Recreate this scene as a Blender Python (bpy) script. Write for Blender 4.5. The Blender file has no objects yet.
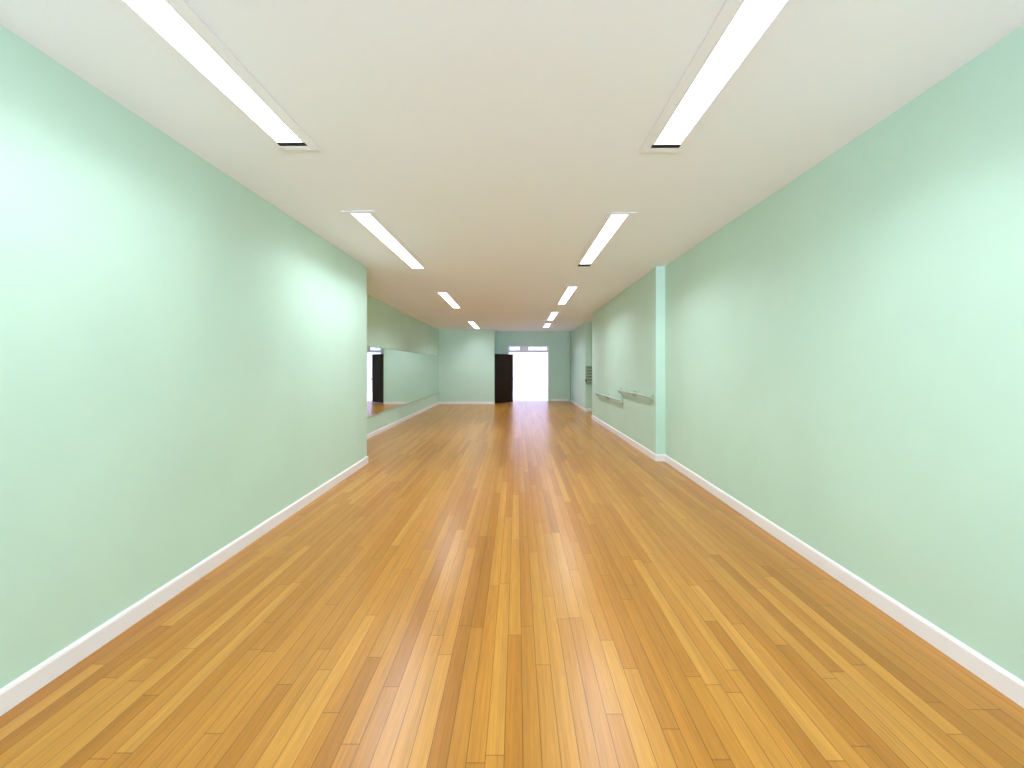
import bpy, bmesh, math

scene = bpy.context.scene
COL = scene.collection
F = 440.0                 # focal length in pixels of the 1024x768 frame
CX, CY = 517.0, 366.0     # vanishing point of the room axis
EYE = 1.40                # eye height

# ---------------------------------------------------------------- helpers
def srgb(r, g, b):
    def f(c):
        c /= 255.0
        return c / 12.92 if c <= 0.04045 else ((c + 0.055) / 1.055) ** 2.4
    return (f(r), f(g), f(b), 1.0)

def link(name, bm, mat, parent=None, kind=None, smooth=False, bevel=0.0):
    bmesh.ops.recalc_face_normals(bm, faces=bm.faces)
    me = bpy.data.meshes.new(name)
    bm.to_mesh(me); bm.free()
    if mat: me.materials.append(mat)
    if smooth:
        for p in me.polygons: p.use_smooth = True
    o = bpy.data.objects.new(name, me)
    COL.objects.link(o)
    if parent: o.parent = parent
    if kind: o['kind'] = kind
    if bevel:
        m = o.modifiers.new('edge', 'BEVEL'); m.width = bevel; m.segments = 2
        m.limit_method = 'ANGLE'
    return o

def struct(name, bm, mat, **k):
    return link(name, bm, mat, kind='structure', **k)

def empty(name, loc, label=None, cat=None, group=None, kind=None, rot=(0, 0, 0)):
    o = bpy.data.objects.new(name, None); COL.objects.link(o)
    o.empty_display_size = 0.1
    o.location = loc; o.rotation_euler = rot
    if label: o['label'] = label
    if cat: o['category'] = cat
    if group: o['group'] = group
    if kind: o['kind'] = kind
    return o

def box(bm, x0, x1, y0, y1, z0, z1):
    v = [bm.verts.new((x, y, z)) for z in (z0, z1) for x, y in ((x0, y0), (x1, y0), (x1, y1), (x0, y1))]
    for f in ((3, 2, 1, 0), (4, 5, 6, 7), (0, 1, 5, 4), (1, 2, 6, 5), (2, 3, 7, 6), (3, 0, 4, 7)):
        bm.faces.new([v[i] for i in f])
    return bm

def boxes(*bs):
    bm = bmesh.new()
    for b in bs: box(bm, *b)
    return bm

def prism(pts, z0, z1):
    bm = bmesh.new()
    lo = [bm.verts.new((x, y, z0)) for x, y in pts]
    hi = [bm.verts.new((x, y, z1)) for x, y in pts]
    n = len(pts)
    bm.faces.new(lo[::-1]); bm.faces.new(hi)
    for i in range(n):
        j = (i + 1) % n
        bm.faces.new((lo[i], lo[j], hi[j], hi[i]))
    return bm

def wall_with_hole(x0, x1, y0, y1, z0, z1, hx0, hx1, hz0, hz1):
    """wall across X with one rectangular opening"""
    bs = [(x0, hx0, y0, y1, z0, z1), (hx1, x1, y0, y1, z0, z1), (hx0, hx1, y0, y1, hz1, z1)]
    if hz0 > z0: bs.append((hx0, hx1, y0, y1, z0, hz0))
    return boxes(*bs)

def cyl(bm, p, q, r, seg=16):
    from mathutils import Vector
    p, q = Vector(p), Vector(q)
    d = (q - p).normalized()
    a = d.orthogonal().normalized(); b = d.cross(a)
    rings = []
    for c in (p, q):
        rings.append([bm.verts.new(c + r * (math.cos(t) * a + math.sin(t) * b))
                      for t in (2 * math.pi * i / seg for i in range(seg))])
    for i in range(seg):
        j = (i + 1) % seg
        bm.faces.new((rings[0][i], rings[0][j], rings[1][j], rings[1][i]))
    bm.faces.new(rings[0][::-1]); bm.faces.new(rings[1])
    return bm

def baseboard(name, path, mat, h=0.100, t=0.015):
    """moulded board swept along a floor path, the room on its right-hand side"""
    prof = [(0, 0), (t, 0), (t, h - 0.016), (t - 0.004, h - 0.006), (t - 0.010, h), (0, h)]
    n = len(path)
    nrm = []
    for i in range(n - 1):
        dx, dy = path[i + 1][0] - path[i][0], path[i + 1][1] - path[i][1]
        l = math.hypot(dx, dy); nrm.append((dy / l, -dx / l))
    bm = bmesh.new(); rows = []
    for i, (x, y) in enumerate(path):
        if i == 0: m = nrm[0]
        elif i == n - 1: m = nrm[-1]
        else:
            a, b = nrm[i - 1], nrm[i]
            k = 1 + a[0] * b[0] + a[1] * b[1]
            m = ((a[0] + b[0]) / k, (a[1] + b[1]) / k)
        rows.append([bm.verts.new((x + m[0] * u, y + m[1] * u, z)) for u, z in prof])
    q = len(prof)
    for a, b in zip(rows, rows[1:]):
        for i in range(q):
            j = (i + 1) % q
            bm.faces.new((a[i], a[j], b[j], b[i]))
    bm.faces.new(rows[0]); bm.faces.new(rows[-1][::-1])
    return struct(name, bm, mat)

# ceiling height above the eye, measured along the two long sides
TAB = [(-6.2, 1.36, 1.39), (1.77, 1.375, 1.408), (6.3, 1.42, 1.465), (8.5, 1.385, 1.44),
       (11.7, 1.355, 1.40), (13.5, 1.345, 1.365), (16.2, 1.335, 1.345), (17.6, 1.375, 1.375)]
def ceil_h(x, d):
    d = min(max(d, TAB[0][0]), TAB[-1][0])
    for i in range(len(TAB) - 1):
        if d <= TAB[i + 1][0]: break
    P = [TAB[max(i - 1, 0)], TAB[i], TAB[i + 1], TAB[min(i + 2, len(TAB) - 1)]]
    t = (d - P[1][0]) / (P[2][0] - P[1][0])
    out = []
    for s in (1, 2):
        w = P[2][0] - P[1][0]
        m1 = (P[2][s] - P[0][s]) / (P[2][0] - P[0][0]) * w
        m2 = (P[3][s] - P[1][s]) / (P[3][0] - P[1][0]) * w
        out.append((2*t**3 - 3*t*t + 1) * P[1][s] + (t**3 - 2*t*t + t) * m1 + (-2*t**3 + 3*t*t) * P[2][s] + (t**3 - t*t) * m2)
    u = min(max((x + 2.1) / 4.2, -0.2), 1.2)
    return out[0] * (1 - u) + out[1] * u
def ceil_z(x, d): return EYE + ceil_h(x, d)
def ceiling_point(px, py):
    d = 5.0
    for _ in range(60):
        x = (px - CX) * d / F
        d = 0.5 * d + 0.5 * ceil_h(x, d) * F / (CY - py)
    return (px - CX) * d / F, d

# ---------------------------------------------------------------- materials
def material(name):
    m = bpy.data.materials.new(name); m.use_nodes = True
    nt = m.node_tree
    return m, nt, nt.nodes['Principled BSDF']

def paint(name, rgb, rough=0.6, bump=0.02, scale=180.0, spec=0.3, var=0.03):
    m, nt, b = material(name)
    N, L = nt.nodes, nt.links
    tc = N.new('ShaderNodeTexCoord')
    n1 = N.new('ShaderNodeTexNoise'); n1.inputs['Scale'].default_value = 1.3; n1.inputs['Detail'].default_value = 3
    L.new(tc.outputs['Object'], n1.inputs['Vector'])
    r = N.new('ShaderNodeValToRGB')
    c = srgb(*rgb)
    r.color_ramp.elements[0].position = 0.3; r.color_ramp.elements[1].position = 0.7
    r.color_ramp.elements[0].color = tuple(v * (1 - var) for v in c[:3]) + (1,)
    r.color_ramp.elements[1].color = tuple(min(1, v * (1 + var)) for v in c[:3]) + (1,)
    L.new(n1.outputs['Fac'], r.inputs['Fac']); L.new(r.outputs['Color'], b.inputs['Base Color'])
    b.inputs['Roughness'].default_value = rough
    b.inputs['Specular IOR Level'].default_value = spec
    if bump:
        n2 = N.new('ShaderNodeTexNoise'); n2.inputs['Scale'].default_value = scale
        L.new(tc.outputs['Object'], n2.inputs['Vector'])
        bp = N.new('ShaderNodeBump'); bp.inputs['Strength'].default_value = bump; bp.inputs['Distance'].default_value = 0.01
        L.new(n2.outputs['Fac'], bp.inputs['Height']); L.new(bp.outputs['Normal'], b.inputs['Normal'])
    return m

def wood_floor():
    m, nt, b = material('strip_wood_floor')
    N, L = nt.nodes, nt.links
    def math_(op, a, b_=None, c=None):
        n = N.new('ShaderNodeMath'); n.operation = op
        for i, v in enumerate((a, b_, c)):
            if v is None: continue
            if isinstance(v, (int, float)): n.inputs[i].default_value = v
            else: L.new(v, n.inputs[i])
        return n.outputs[0]
    tc = N.new('ShaderNodeTexCoord'); sep = N.new('ShaderNodeSeparateXYZ')
    L.new(tc.outputs['Object'], sep.inputs[0])
    X, Y = sep.outputs['X'], sep.outputs['Y']
    W, LEN = 0.0672, 1.25
    xs = math_('DIVIDE', math_('ADD', X, 10.0 - 0.0085), W)
    xi = math_('FLOOR', xs); xf = math_('SUBTRACT', xs, xi)
    wn = N.new('ShaderNodeTexWhiteNoise'); wn.noise_dimensions = '1D'; L.new(xi, wn.inputs['W'])
    ys = math_('ADD', math_('DIVIDE', Y, LEN), math_('MULTIPLY', wn.outputs['Value'], 17.0))
    yi = math_('FLOOR', ys); yf = math_('SUBTRACT', ys, yi)
    cmb = N.new('ShaderNodeCombineXYZ'); L.new(xi, cmb.inputs[0]); L.new(yi, cmb.inputs[1])
    w2 = N.new('ShaderNodeTexWhiteNoise'); w2.noise_dimensions = '2D'; L.new(cmb.outputs[0], w2.inputs['Vector'])
    ramp = N.new('ShaderNodeValToRGB'); cr = ramp.color_ramp
    tones = FLOOR_TONES
    cr.elements[0].position = 0; cr.elements[0].color = srgb(*tones[0])
    cr.elements[1].position = 1; cr.elements[1].color = srgb(*tones[-1])
    for i, t in enumerate(tones[1:-1]):
        e = cr.elements.new((i + 1) / (len(tones) - 1)); e.color = srgb(*t)
    L.new(w2.outputs['Value'], ramp.inputs['Fac'])
    # long grain, shifted from plank to plank
    mp = N.new('ShaderNodeCombineXYZ')
    L.new(math_('ADD', math_('MULTIPLY', X, 130.0), math_('MULTIPLY', w2.outputs['Value'], 40.0)), mp.inputs[0])
    L.new(math_('MULTIPLY', Y, 4.0), mp.inputs[1]); L.new(math_('MULTIPLY', w2.outputs['Value'], 90.0), mp.inputs[2])
    g = N.new('ShaderNodeTexNoise'); g.inputs['Scale'].default_value = 1.0; g.inputs['Detail'].default_value = 4; g.inputs['Roughness'].default_value = 0.6
    g.inputs['Distortion'].default_value = 0.6
    L.new(mp.outputs[0], g.inputs['Vector'])
    gr = N.new('ShaderNodeMapRange'); gr.inputs['From Min'].default_value = 0.3; gr.inputs['From Max'].default_value = 0.7
    gr.inputs['To Min'].default_value = 0.83; gr.inputs['To Max'].default_value = 1.12
    L.new(g.outputs['Fac'], gr.inputs['Value'])
    # joints between planks
    ex = math_('MINIMUM', xf, math_('SUBTRACT', 1.0, xf))
    ey = math_('MINIMUM', yf, math_('SUBTRACT', 1.0, yf))
    jx = N.new('ShaderNodeMapRange'); jx.inputs['From Min'].default_value = 0.008; jx.inputs['From Max'].default_value = 0.035
    jx.inputs['To Min'].default_value = 0.42; jx.inputs['To Max'].default_value = 1.0; L.new(ex, jx.inputs['Value'])
    jy = N.new('ShaderNodeMapRange'); jy.inputs['From Min'].default_value = 0.0006; jy.inputs['From Max'].default_value = 0.003
    jy.inputs['To Min'].default_value = 0.55; jy.inputs['To Max'].default_value = 1.0; L.new(ey, jy.inputs['Value'])
    w3 = N.new('ShaderNodeTexWhiteNoise'); w3.noise_dimensions = '1D'
    L.new(math_('FLOOR', math_('DIVIDE', math_('ADD', X, 10.0 - 0.0085), W / 2)), w3.inputs['W'])
    k = math_('MULTIPLY', math_('MULTIPLY', jx.outputs[0], jy.outputs[0]), math_('MULTIPLY', gr.outputs[0], math_('MULTIPLY_ADD', w3.outputs['Value'], 0.15, 0.925)))
    mul = N.new('ShaderNodeVectorMath'); mul.operation = 'SCALE'
    L.new(ramp.outputs['Color'], mul.inputs[0]); L.new(k, mul.inputs['Scale'])
    L.new(mul.outputs[0], b.inputs['Base Color'])
    b.inputs['Roughness'].default_value = FLOOR_ROUGH
    b.inputs['Specular IOR Level'].default_value = FLOOR_SPEC
    return m

def glass(name):
    m, nt, b = material(name)
    N, L = nt.nodes, nt.links
    out = N['Material Output']
    tr = N.new('ShaderNodeBsdfTransparent'); gl = N.new('ShaderNodeBsdfGlossy')
    gl.inputs['Roughness'].default_value = 0.02
    tr.inputs['Color'].default_value = (0.96, 0.98, 0.97, 1)
    fr = N.new('ShaderNodeFresnel'); fr.inputs['IOR'].default_value = 1.45
    mx = N.new('ShaderNodeMixShader')
    L.new(fr.outputs[0], mx.inputs[0]); L.new(tr.outputs[0], mx.inputs[1]); L.new(gl.outputs[0], mx.inputs[2])
    L.new(mx.outputs[0], out.inputs['Surface'])
    return m

def metal(name, rgb, rough):
    m, nt, b = material(name)
    b.inputs['Base Color'].default_value = srgb(*rgb)
    b.inputs['Metallic'].default_value = 1.0; b.inputs['Roughness'].default_value = rough
    return m

# ---- tunables
FLOOR_TONES = [(166, 109, 35), (178, 120, 43), (183, 126, 47), (185, 129, 50), (193, 139, 59), (172, 115, 39), (184, 128, 51)]
FLOOR_ROUGH, FLOOR_SPEC = 0.275, 0.42
LAMP, SKY, LOW_FILL = 4.6, 8.0, 28.0
TUBE_W, SPREAD, TUBE_RGB = 9.4, 142.0, (0.95, 0.98, 1.11)
WALL_RGB = (194, 226, 209)

M_WALL = paint('mint_wall_paint', WALL_RGB, 0.55)
M_CEIL = paint('white_ceiling_paint', (244, 249, 255), 0.8, var=0.01)
M_BASE = paint('white_gloss_trim', (238, 236, 238), 0.3, bump=0, spec=0.5, var=0.01)
M_FLOOR = wood_floor()
M_FLANGE = paint('white_enamel', (245, 247, 252), 0.35, bump=0, var=0.01)
M_DARK = paint('dark_slot', (28, 20, 18), 0.6, bump=0)
M_DOOR = paint('dark_brown_stain', (38, 20, 13), 0.4, bump=0.03, scale=60, var=0.2)
M_WHITE = paint('white_lobby_paint', (242, 240, 250), 0.6, var=0.01)
M_TILE = paint('pale_lobby_floor', (240, 238, 247), 0.35, var=0.01)
M_GREY = paint('grey_window_frame', (150, 155, 155), 0.4, bump=0)
M_RAIL = paint('pale_barre_paint', (176, 196, 178), 0.4, bump=0)
M_CAB = paint('grey_green_enamel', (160, 182, 156), 0.4, bump=0)
M_CAB_SHADE = paint('shaded_green_enamel', (92, 110, 90), 0.5, bump=0)  # shade of the louvre gaps put into the cabinet body's colour
M_KNOB = metal('dark_bronze', (60, 52, 46), 0.35)
M_STEEL = metal('brushed_steel', (190, 190, 188), 0.3)
M_GLASS = glass('clear_glass')
M_MIRROR = metal('mirror_silver', (236, 243, 238), 0.0)

def lens_material():
    m, nt, b = material('lit_prismatic_lens')
    N, L = nt.nodes, nt.links
    tc = N.new('ShaderNodeTexCoord')
    ck = N.new('ShaderNodeTexVoronoi'); ck.inputs['Scale'].default_value = 90
    L.new(tc.outputs['Object'], ck.inputs['Vector'])
    mr = N.new('ShaderNodeMapRange'); mr.inputs['To Min'].default_value = LAMP * 1.05; mr.inputs['To Max'].default_value = LAMP * 0.9
    L.new(ck.outputs['Distance'], mr.inputs['Value'])
    b.inputs['Base Color'].default_value = (0.85, 0.85, 0.83, 1)
    b.inputs['Emission Color'].default_value = (0.97, 0.98, 1.03, 1)
    L.new(mr.outputs[0], b.inputs['Emission Strength'])
    return m
M_LENS = lens_material()

# ---------------------------------------------------------------- room shell
D0, DB, DL = -6.0, 17.5, 16.2       # wall behind the viewer, back wall, left part of the back wall
TOP = 3.05
XR = -2.878                         # mirror wall
struct('floor', boxes((-3.4, 3.4, D0 - 0.2, DB + 0.12, -0.12, 0.0)), M_FLOOR)

# ceiling: gently uneven sheet with thickness
bm = bmesh.new()
xs = [-3.4 + 6.8 * i / 12 for i in range(13)]
ysn = [D0 - 0.2 + (DB + 0.12 - D0 + 0.2) * i / 60 for i in range(61)]
lo = [[bm.verts.new((x, y, ceil_z(x, y))) for x in xs] for y in ysn]
hi = [[bm.verts.new((x, y, 3.2)) for x in xs] for y in ysn]
for j in range(60):
    for i in range(12):
        bm.faces.new((lo[j][i], lo[j + 1][i], lo[j + 1][i + 1], lo[j][i + 1]))
        bm.faces.new((hi[j][i], hi[j][i + 1], hi[j + 1][i + 1], hi[j + 1][i]))
for j in range(60):
    bm.faces.new((lo[j][0], hi[j][0], hi[j + 1][0], lo[j + 1][0]))
    bm.faces.new((lo[j][12], lo[j + 1][12], hi[j + 1][12], hi[j][12]))
for i in range(12):
    bm.faces.new((lo[0][i], lo[0][i + 1], hi[0][i + 1], hi[0][i]))
    bm.faces.new((lo[60][i], hi[60][i], hi[60][i + 1], lo[60][i + 1]))
struct('ceiling', bm, M_CEIL)

def xl(d): return -2.165 - 0.0187 * (d - 6.35)
def xr(d): return 2.182 + 0.0202 * (d - 6.48)
def xf(d): return 2.052 - 0.0102 * (d - 6.72)

struct('wall_left', prism([(xl(D0), D0), (xl(6.35), 6.35), (-3.3, 6.35), (-3.3, D0)], 0, TOP), M_WALL)
struct('wall_left_far', prism([(XR, 6.35), (XR, DB), (-3.3, DB), (-3.3, 6.35)], 0, TOP), M_WALL)
# left part of the back wall, with the side closet behind it
struct('wall_back_left', boxes((XR, -0.83, DL, DL + 0.14, 0, TOP)), M_WALL)
struct('wall_closet', boxes((-0.93, -0.83, 17.24, DB, 0, TOP), (-0.93, -0.83, DL + 0.14, 17.24, 1.90, TOP)), M_WALL)
OX0, OX1, OZ = -0.365, 1.275, 2.20
struct('wall_back', wall_with_hole(-3.3, 3.4, DB, DB + 0.12, 0, TOP, OX0, OX1, 0, OZ), M_WALL)

struct('wall_right', prism([(xr(D0), D0), (3.4, D0), (3.4, 6.48), (xr(6.48), 6.48)], 0, TOP), M_WALL)
struct('wall_pilaster', prism([(2.046, 6.48), (3.4, 6.48), (3.4, 6.72), (2.040, 6.72)], 0, TOP), M_WALL)
struct('wall_right_far', prism([(xf(6.72), 6.72), (3.4, 6.72), (3.4, 11.73), (xf(11.73), 11.73)], 0, TOP), M_WALL)
struct('wall_alcove', boxes((3.0, 3.4, 11.73, 13.54, 0, TOP)), M_WALL)
struct('wall_right_back', prism([(2.105, 13.54), (3.4, 13.54), (3.4, DB), (2.115, DB)], 0, TOP), M_WALL)
struct('trim_corner', prism([(2.025, DB - 0.09), (2.105, DB - 0.09), (2.105, DB), (2.025, DB)], 0, TOP), M_WALL, bevel=0.01)

# wall behind the viewer: the shop window that lets the daylight in
WX0, WX1, WZ0, WZ1 = -1.85, 1.85, 0.10, 2.62
struct('wall_front', wall_with_hole(-3.3, 3.4, D0 - 0.2, D0, 0, TOP, WX0, WX1, WZ0, WZ1), M_WALL)
fr = [(WX0, WX1, D0 - 0.13, D0 - 0.07, WZ0, WZ0 + 0.06), (WX0, WX1, D0 - 0.13, D0 - 0.07, WZ1 - 0.06, WZ1)]
for x in (WX0, -0.61, 0.55, WX1 - 0.06): fr.append((x, x + 0.06, D0 - 0.13, D0 - 0.07, WZ0 + 0.06, WZ1 - 0.06))
w = struct('window_1', boxes(*fr), M_BASE)
link('window_pane', boxes((WX0 + 0.02, WX1 - 0.02, D0 - 0.103, D0 - 0.097, WZ0 + 0.02, WZ1 - 0.02)), M_GLASS, w)

# baseboards
baseboard('baseboard_left', [(xl(D0), D0), (xl(6.35), 6.35), (XR, 6.35)], M_BASE)
baseboard('baseboard_left_far', [(XR, 6.37), (XR, DL), (-0.83, DL)], M_BASE, h=0.085)
baseboard('baseboard_back', [(1.345, DB), (2.025, DB)], M_BASE, h=0.08)
baseboard('baseboard_right_back', [(2.113, DB - 0.09), (2.105, 13.54), (3.0, 13.54)], M_BASE, h=0.09)
baseboard('baseboard_right_far', [(3.0, 11.73), (xf(11.73), 11.73), (xf(6.72), 6.72)], M_BASE)
baseboard('baseboard_right', [(2.040, 6.72), (2.046, 6.48), (xr(6.48), 6.48), (xr(D0), D0)], M_BASE)

# ---------------------------------------------------------------- bright lobby beyond the doorway
LD = 24.2
struct('floor_lobby', boxes((-2.6, 3.6, DB + 0.12, LD + 0.1, -0.12, -0.002)), M_TILE)
struct('wall_lobby_back', boxes((-2.6, 3.6, LD, LD + 0.1, -0.002, 3.4)), M_WHITE)
struct('wall_lobby_left', boxes((-2.6, -2.5, DB + 0.12, LD, -0.002, 3.4)), M_WHITE)
struct('wall_lobby_right', boxes((3.5, 3.6, DB + 0.12, LD, -0.002, 3.4)), M_WHITE)
struct('wall_lobby_front', boxes((-2.5, OX0, DB + 0.121, DB + 0.16, -0.002, 3.4), (OX1, 3.5, DB + 0.121, DB + 0.16, -0.002, 3.4),
                                 (OX0, OX1, DB + 0.121, DB + 0.16, OZ, 3.4)), M_WHITE)
SX0, SX1, SY0, SY1 = -1.6, 2.6, 19.2, 23.4  # unseen skylight opening, added to make the lobby bright
struct('ceiling_lobby', boxes((-2.6, SX0, DB + 0.12, LD + 0.1, 3.4, 3.5), (SX1, 3.6, DB + 0.12, LD + 0.1, 3.4, 3.5),
                              (SX0, SX1, DB + 0.12, SY0, 3.4, 3.5), (SX0, SX1, SY1, LD + 0.1, 3.4, 3.5)), M_WHITE)
fr = [(SX0, SX1, SY0 + (SY1 - SY0) * i / 3 - 0.03, SY0 + (SY1 - SY0) * i / 3 + 0.03, 3.42, 3.48) for i in range(4)]
fr += [(x - 0.03, x + 0.03, SY0, SY1, 3.415, 3.475) for x in (SX0, 0.5, SX1)]
w = struct('window_added', boxes(*fr), M_BASE)
link('window_pane', boxes((SX0, SX1, SY0, SY1, 3.482, 3.488)), M_GLASS, w)

# doorway frame with its transom lights
TB = 1.945
J = 0.045
y0, y1 = DB - 0.015, DB + 0.175
bs = [(OX0, OX0 + J, y0, y1, 0, OZ), (OX1 - J, OX1, y0, y1, 0, OZ), (OX0 + J, OX1 - J, y0, y1, TB, TB + 0.05),
      (OX0 + J, OX1 - J, y0, y1, OZ - 0.02, OZ), (0.15, 0.42, y0 + 0.03, y1 - 0.03, TB + 0.05, OZ - 0.02)]
frame = struct('door_1', boxes(*bs), M_BASE)
for a, b in ((OX0 + J, 0.15), (0.42, OX1 - J)):
    z0, z1, t = TB + 0.05, OZ - 0.02, 0.022
    s = link('transom_sash', boxes((a, b, DB + 0.03, DB + 0.06, z0, z0 + t), (a, b, DB + 0.03, DB + 0.06, z1 - 0.012, z1),
                                   (a, a + t, DB + 0.03, DB + 0.06, z0 + t, z1 - 0.012), (b - t, b, DB + 0.03, DB + 0.06, z0 + t, z1 - 0.012)),
             M_GREY, frame)
    link('transom_pane', boxes((a + t, b - t, DB + 0.043, DB + 0.047, z0 + t, z1 - 0.012)), M_GLASS, s)

# dark brown door standing open from the corner by the closet
hinge = (-0.815, 16.43); tip = (-0.165, 16.98)
ln = math.hypot(tip[0] - hinge[0], tip[1] - hinge[1]); ang = math.atan2(tip[1] - hinge[1], tip[0] - hinge[0])
H = 1.85
dr = empty('door_2', (hinge[0], hinge[1], 0), kind='structure', rot=(0, 0, ang))
t = 0.018
bs = [(0, 0.11, -t, t, 0.012, H), (ln - 0.11, ln, -t, t, 0.012, H), (0.11, ln - 0.11, -t, t, 0.012, 0.20), (0.11, ln - 0.11, -t, t, H - 0.11, H),
      (0.11, ln - 0.11, -t, t, 0.82, 0.95), (ln / 2 - 0.05, ln / 2 + 0.05, -t, t, 0.20, 0.82), (ln / 2 - 0.05, ln / 2 + 0.05, -t, t, 0.95, H - 0.11),
      (0.11, ln - 0.11, -t * 0.55, t * 0.55, 0.20, H - 0.11)]
link('door_leaf', boxes(*bs), M_DOOR, dr)
for s in (-1, 1):
    bm = bmesh.new()
    cyl(bm, (ln - 0.06, s * t, 0.90), (ln - 0.06, s * (t + 0.045), 0.90), 0.010)
    bmesh.ops.create_uvsphere(bm, u_segments=16, v_segments=10, radius=0.027)
    for v in bm.verts[-(16 * 9 + 2):]:
        v.co.x += ln - 0.06; v.co.y = v.co.y * 0.8 + s * (t + 0.06); v.co.z += 0.90
    link('door_knob', bm, M_KNOB, dr, smooth=True)
for z in (0.22, 0.95, 1.62):
    link('hinge', cyl(bmesh.new(), (-0.006, 0, z), (-0.006, 0, z + 0.09), 0.007), M_KNOB, dr)
struct('trim_door', boxes((-0.862, -0.829, DL - 0.012, DL - 0.0005, 0.085, 1.90)), M_WALL)

# ---------------------------------------------------------------- mirror
mz0, mz1, my0, my1 = 0.415, 1.778, 7.30, 16.17
mr = empty('wall_mirror', (XR, (my0 + my1) / 2, mz0), 'long frameless mirror along the left wall beyond the near mint wall', 'mirror')
cy = (my0 + my1) / 2
def loc(b): return (b[0] - XR, b[1] - XR, b[2] - cy, b[3] - cy, b[4] - mz0, b[5] - mz0)
link('mirror_glass', boxes(loc((XR + 0.003, XR + 0.009, my0, my1, mz0, mz1))), M_MIRROR, mr)
link('bottom_rail', boxes(loc((XR + 0.001, XR + 0.016, my0, my1, mz0 - 0.018, mz0 - 0.001)), loc((XR + 0.011, XR + 0.016, my0, my1, mz0 - 0.001, mz0 + 0.010))), M_RAIL, mr)
link('top_rail', boxes(loc((XR + 0.001, XR + 0.014, my0, my1, mz1 + 0.001, mz1 + 0.014)), loc((XR + 0.010, XR + 0.014, my0, my1, mz1 - 0.006, mz1 + 0.001))), M_RAIL, mr)

# ---------------------------------------------------------------- barres on the right wall
def barre(label, d0, d1, z):
    mid = (d0 + d1) / 2
    L = d1 - d0
    r = empty('ballet_barre', (xf(mid), mid, z), label, 'ballet barre', 'ballet barres on the right wall', rot=(0, 0, math.atan(0.0102)))
    link('rail', cyl(bmesh.new(), (-0.055, -L / 2, 0), (-0.055, L / 2, 0), 0.021, 20), M_RAIL, r, smooth=False)
    for y in (-L / 2 + 0.05, 0, L / 2 - 0.05):
        b = boxes((-0.014, -0.002, y - 0.035, y + 0.035, -0.075, 0.045), (-0.060, -0.014, y - 0.012, y + 0.012, -0.05, -0.0205))
        link('bracket', b, M_RAIL, r, bevel=0.003)
    return r
barre('higher pale barre on the right wall, its near end against the pilaster', 6.56, 8.60, 0.93)
barre('lower pale barre farther along the right wall, near the alcove corner', 8.40, 10.95, 0.735)

# louvred cabinet in the alcove
cb = empty('vent_cabinet', (2.30, 13.54, 0.84), 'small grey-green louvred vent cabinet on the alcove wall past the barres', 'cabinet')
link('cabinet_body', boxes((-0.19, 0.19, -0.07, -0.002, 0, 0.56)), M_CAB_SHADE, cb, bevel=0.004)
bs = [(-0.18, -0.155, -0.086, -0.0705, 0.01, 0.55), (0.155, 0.18, -0.086, -0.0705, 0.01, 0.55), (-0.155, 0.155, -0.086, -0.0705, 0.01, 0.04), (-0.155, 0.155, -0.086, -0.0705, 0.52, 0.55)]
bs += [(-0.155, 0.155, -0.083, -0.0725, 0.062 + i * 0.092, 0.116 + i * 0.092) for i in range(5)]
dd = link('cabinet_door', boxes(*bs), M_CAB, cb)
bm = cyl(bmesh.new(), (-0.195, -0.086, 0.11), (-0.195, -0.12, 0.11), 0.022)
box(bm, -0.21, -0.17, -0.0862, -0.0706, 0.07, 0.15)
link('latch_knob', bm, M_DARK, dd)

# ---------------------------------------------------------------- recessed strip lights
FLW = 0.058                 # flange width
def strip_light(label, x, d0, d1, w, slot=0.0, power=1.0):
    mid = (d0 + d1) / 2; L = d1 - d0
    gap = slot
    za, zb = ceil_z(x, d0), ceil_z(x, d1)
    zl, zr = ceil_z(x - 0.1, mid), ceil_z(x + 0.1, mid)
    rx = math.atan2(zb - za, L); ry = -math.atan2(zr - zl, 0.2)
    z = min((za + zb) / 2, ceil_z(x, mid))
    o = empty('ceiling_light', (x, mid, z), label, 'ceiling light', 'recessed strip lights in the ceiling', rot=(rx, ry, 0))
    hw, hl = w / 2, L / 2
    ow, ol0, ol1 = hw + FLW, -hl - FLW, hl + gap + FLW
    zt, zb_ = -0.0030, -0.0075
    bs = [(-ow, -hw, ol0, ol1, zb_, zt), (hw, ow, ol0, ol1, zb_, zt), (-hw, hw, ol0, -hl, zb_, zt), (-hw, hw, hl + gap, ol1, zb_, zt)]
    link('flange', boxes(*bs), M_FLANGE, o, bevel=0.0015)
    lp = 0.010
    link('lens', boxes((-hw + lp, hw - lp, -hl, hl, -0.0065, -0.0045)), M_LENS, o)
    bs = [(-hw, -hw + lp, -hl, hl, -0.0090, -0.0040), (hw - lp, hw, -hl, hl, -0.0090, -0.0040)]
    link('lens_lip', boxes(*bs), M_FLANGE, o)
    ld = bpy.data.lights.new('tube_light', 'AREA'); ld.shape = 'RECTANGLE'
    ld.size = w - 2 * lp; ld.size_y = L; ld.energy = TUBE_W * L * power; ld.spread = math.radians(SPREAD); ld.color = TUBE_RGB
    lo_ = bpy.data.objects.new('tube_light', ld); COL.objects.link(lo_); lo_.parent = o; lo_.location = (0, 0, -0.0098)
    if slot:
        link('end_slot', boxes((-hw, hw, hl + 0.004, hl + gap, -0.0070, -0.0045)), M_DARK, o)
    return o

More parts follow.
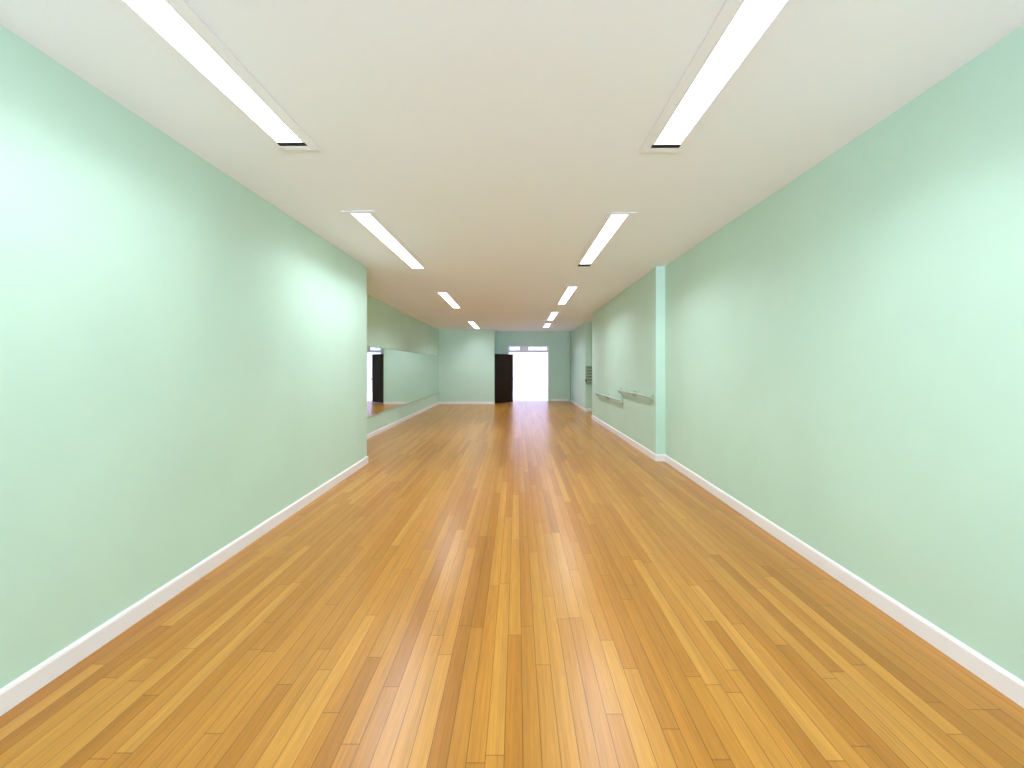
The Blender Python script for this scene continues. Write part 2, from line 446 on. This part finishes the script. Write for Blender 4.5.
def from_px(label, nl, nr, fl, fr_, slot=0.0, d0=None, w=0.175, dx=0.0, power=1.0):
    """near-left/right and far-left/right corners of the lit lens"""
    a, b = ceiling_point(*nl), ceiling_point(*nr)
    c, e = ceiling_point(*fl), ceiling_point(*fr_)
    x = (a[0] + b[0] + c[0] + e[0]) / 4
    s = (a[1] + b[1]) / 2 if d0 is None else d0
    t = (c[1] + e[1]) / 2
    print('light', round(x, 3), round(s, 2), round(t, 2), round(t - s, 2), round(b[0] - a[0], 3), round(e[0] - c[0], 3))
    return strip_light(label, x + dx, s, t, w, slot, power)

from_px('nearest strip light of the left row, cut off by the top edge', (122.5, 0), (165, 0), (276, 141), (299, 141), 0.045, 0.40, 0.172, 0.012, 0.60)
from_px('second strip light of the left row, over the end of the near mint wall', (352, 212.7), (371.7, 212.7), (409.5, 268), (421.8, 268), 0.0, None, 0.185, 0.012)
from_px('third strip light of the left row, over the mirrored stretch', (436.4, 292.3), (446.4, 292.3), (454.3, 307.6), (460.5, 307.6), power=1.15)
from_px('farthest strip light of the left row, before the left back wall', (467.5, 321.3), (473.7, 321.3), (475.2, 328.4), (479.5, 328.4), power=0.95)
from_px('nearest strip light of the right row, cut off by the top edge', (745.6, 0), (788.3, 0), (656, 143), (679.5, 143), 0.045, 0.40, 0.182, -0.006, 0.9)
from_px('second strip light of the right row, dark slot at its far end', (609.7, 214), (629, 214), (580, 263.5), (591, 263.5), 0.16)
from_px('third strip light of the right row, over the two barres', (566.7, 286.7), (577.2, 286.7), (557, 303.8), (566.7, 303.8), power=1.0)
from_px('fourth strip light of the right row, short and far down the room', (549.9, 312), (559.3, 312), (546.8, 320.1), (554.3, 320.1), power=1.1)
from_px('farthest strip light of the right row, close before the bright doorway', (545.5, 323.6), (551, 323.6), (542.4, 327.3), (549, 327.3))

# ---------------------------------------------------------------- daylight
wd = bpy.data.worlds.new('sky'); scene.world = wd; wd.use_nodes = True
# overcast sky above, added glow below the horizon to brighten the ceiling
WN, WL = wd.node_tree.nodes, wd.node_tree.links
bg = WN['Background']
wtc = WN.new('ShaderNodeTexCoord'); wsp = WN.new('ShaderNodeSeparateXYZ'); WL.new(wtc.outputs['Generated'], wsp.inputs[0])
wr = WN.new('ShaderNodeMapRange'); wr.inputs['From Min'].default_value = -0.05; wr.inputs['From Max'].default_value = 0.05
WL.new(wsp.outputs['Z'], wr.inputs['Value'])
wm = WN.new('ShaderNodeMix'); wm.data_type = 'RGBA'
WL.new(wr.outputs[0], wm.inputs[0])
wm.inputs[6].default_value = (LOW_FILL * 0.90, LOW_FILL * 0.94, LOW_FILL * 1.30, 1)
wm.inputs[7].default_value = (SKY * 0.90, SKY * 0.96, SKY * 1.14, 1)
WL.new(wm.outputs[2], bg.inputs['Color']); bg.inputs['Strength'].default_value = 1.0
def portal(name, loc, rot, sx, sy):
    l = bpy.data.lights.new(name, 'AREA'); l.shape = 'RECTANGLE'; l.size = sx; l.size_y = sy
    l.cycles.is_portal = True
    o = bpy.data.objects.new(name, l); COL.objects.link(o); o.location = loc; o.rotation_euler = rot
portal('window_daylight', (0, D0 - 0.15, (WZ0 + WZ1) / 2), (math.pi / 2, 0, 0), WX1 - WX0, WZ1 - WZ0)
portal('added_skylight_portal', (0.5, (SY0 + SY1) / 2, 3.495), (0, 0, 0), SX1 - SX0, SY1 - SY0)

# ---------------------------------------------------------------- camera and view
cam = bpy.data.cameras.new('camera'); co = bpy.data.objects.new('camera', cam); COL.objects.link(co)
co.location = (0, 0, EYE); co.rotation_euler = (math.pi / 2, 0, 0)
cam.sensor_fit = 'HORIZONTAL'; cam.sensor_width = 36; cam.lens = F / 1024 * 36
cam.shift_x = -(CX - 512) / 1024; cam.shift_y = -(384 - CY) / 1024
cam.clip_start = 0.05; cam.clip_end = 200
scene.camera = co
vs = scene.view_settings
vs.view_transform = 'Standard'; vs.look = 'None'; vs.gamma = 1; vs.use_curve_mapping = False
vs.exposure = 0.30
scene.cycles.use_denoising = True
scene.cycles.denoiser = 'OPENIMAGEDENOISE'; scene.cycles.denoising_input_passes = 'RGB_ALBEDO_NORMAL'; scene.cycles.denoising_prefilter = 'ACCURATE'
scene.cycles.max_bounces = 12; scene.cycles.diffuse_bounces = 8; scene.cycles.glossy_bounces = 6
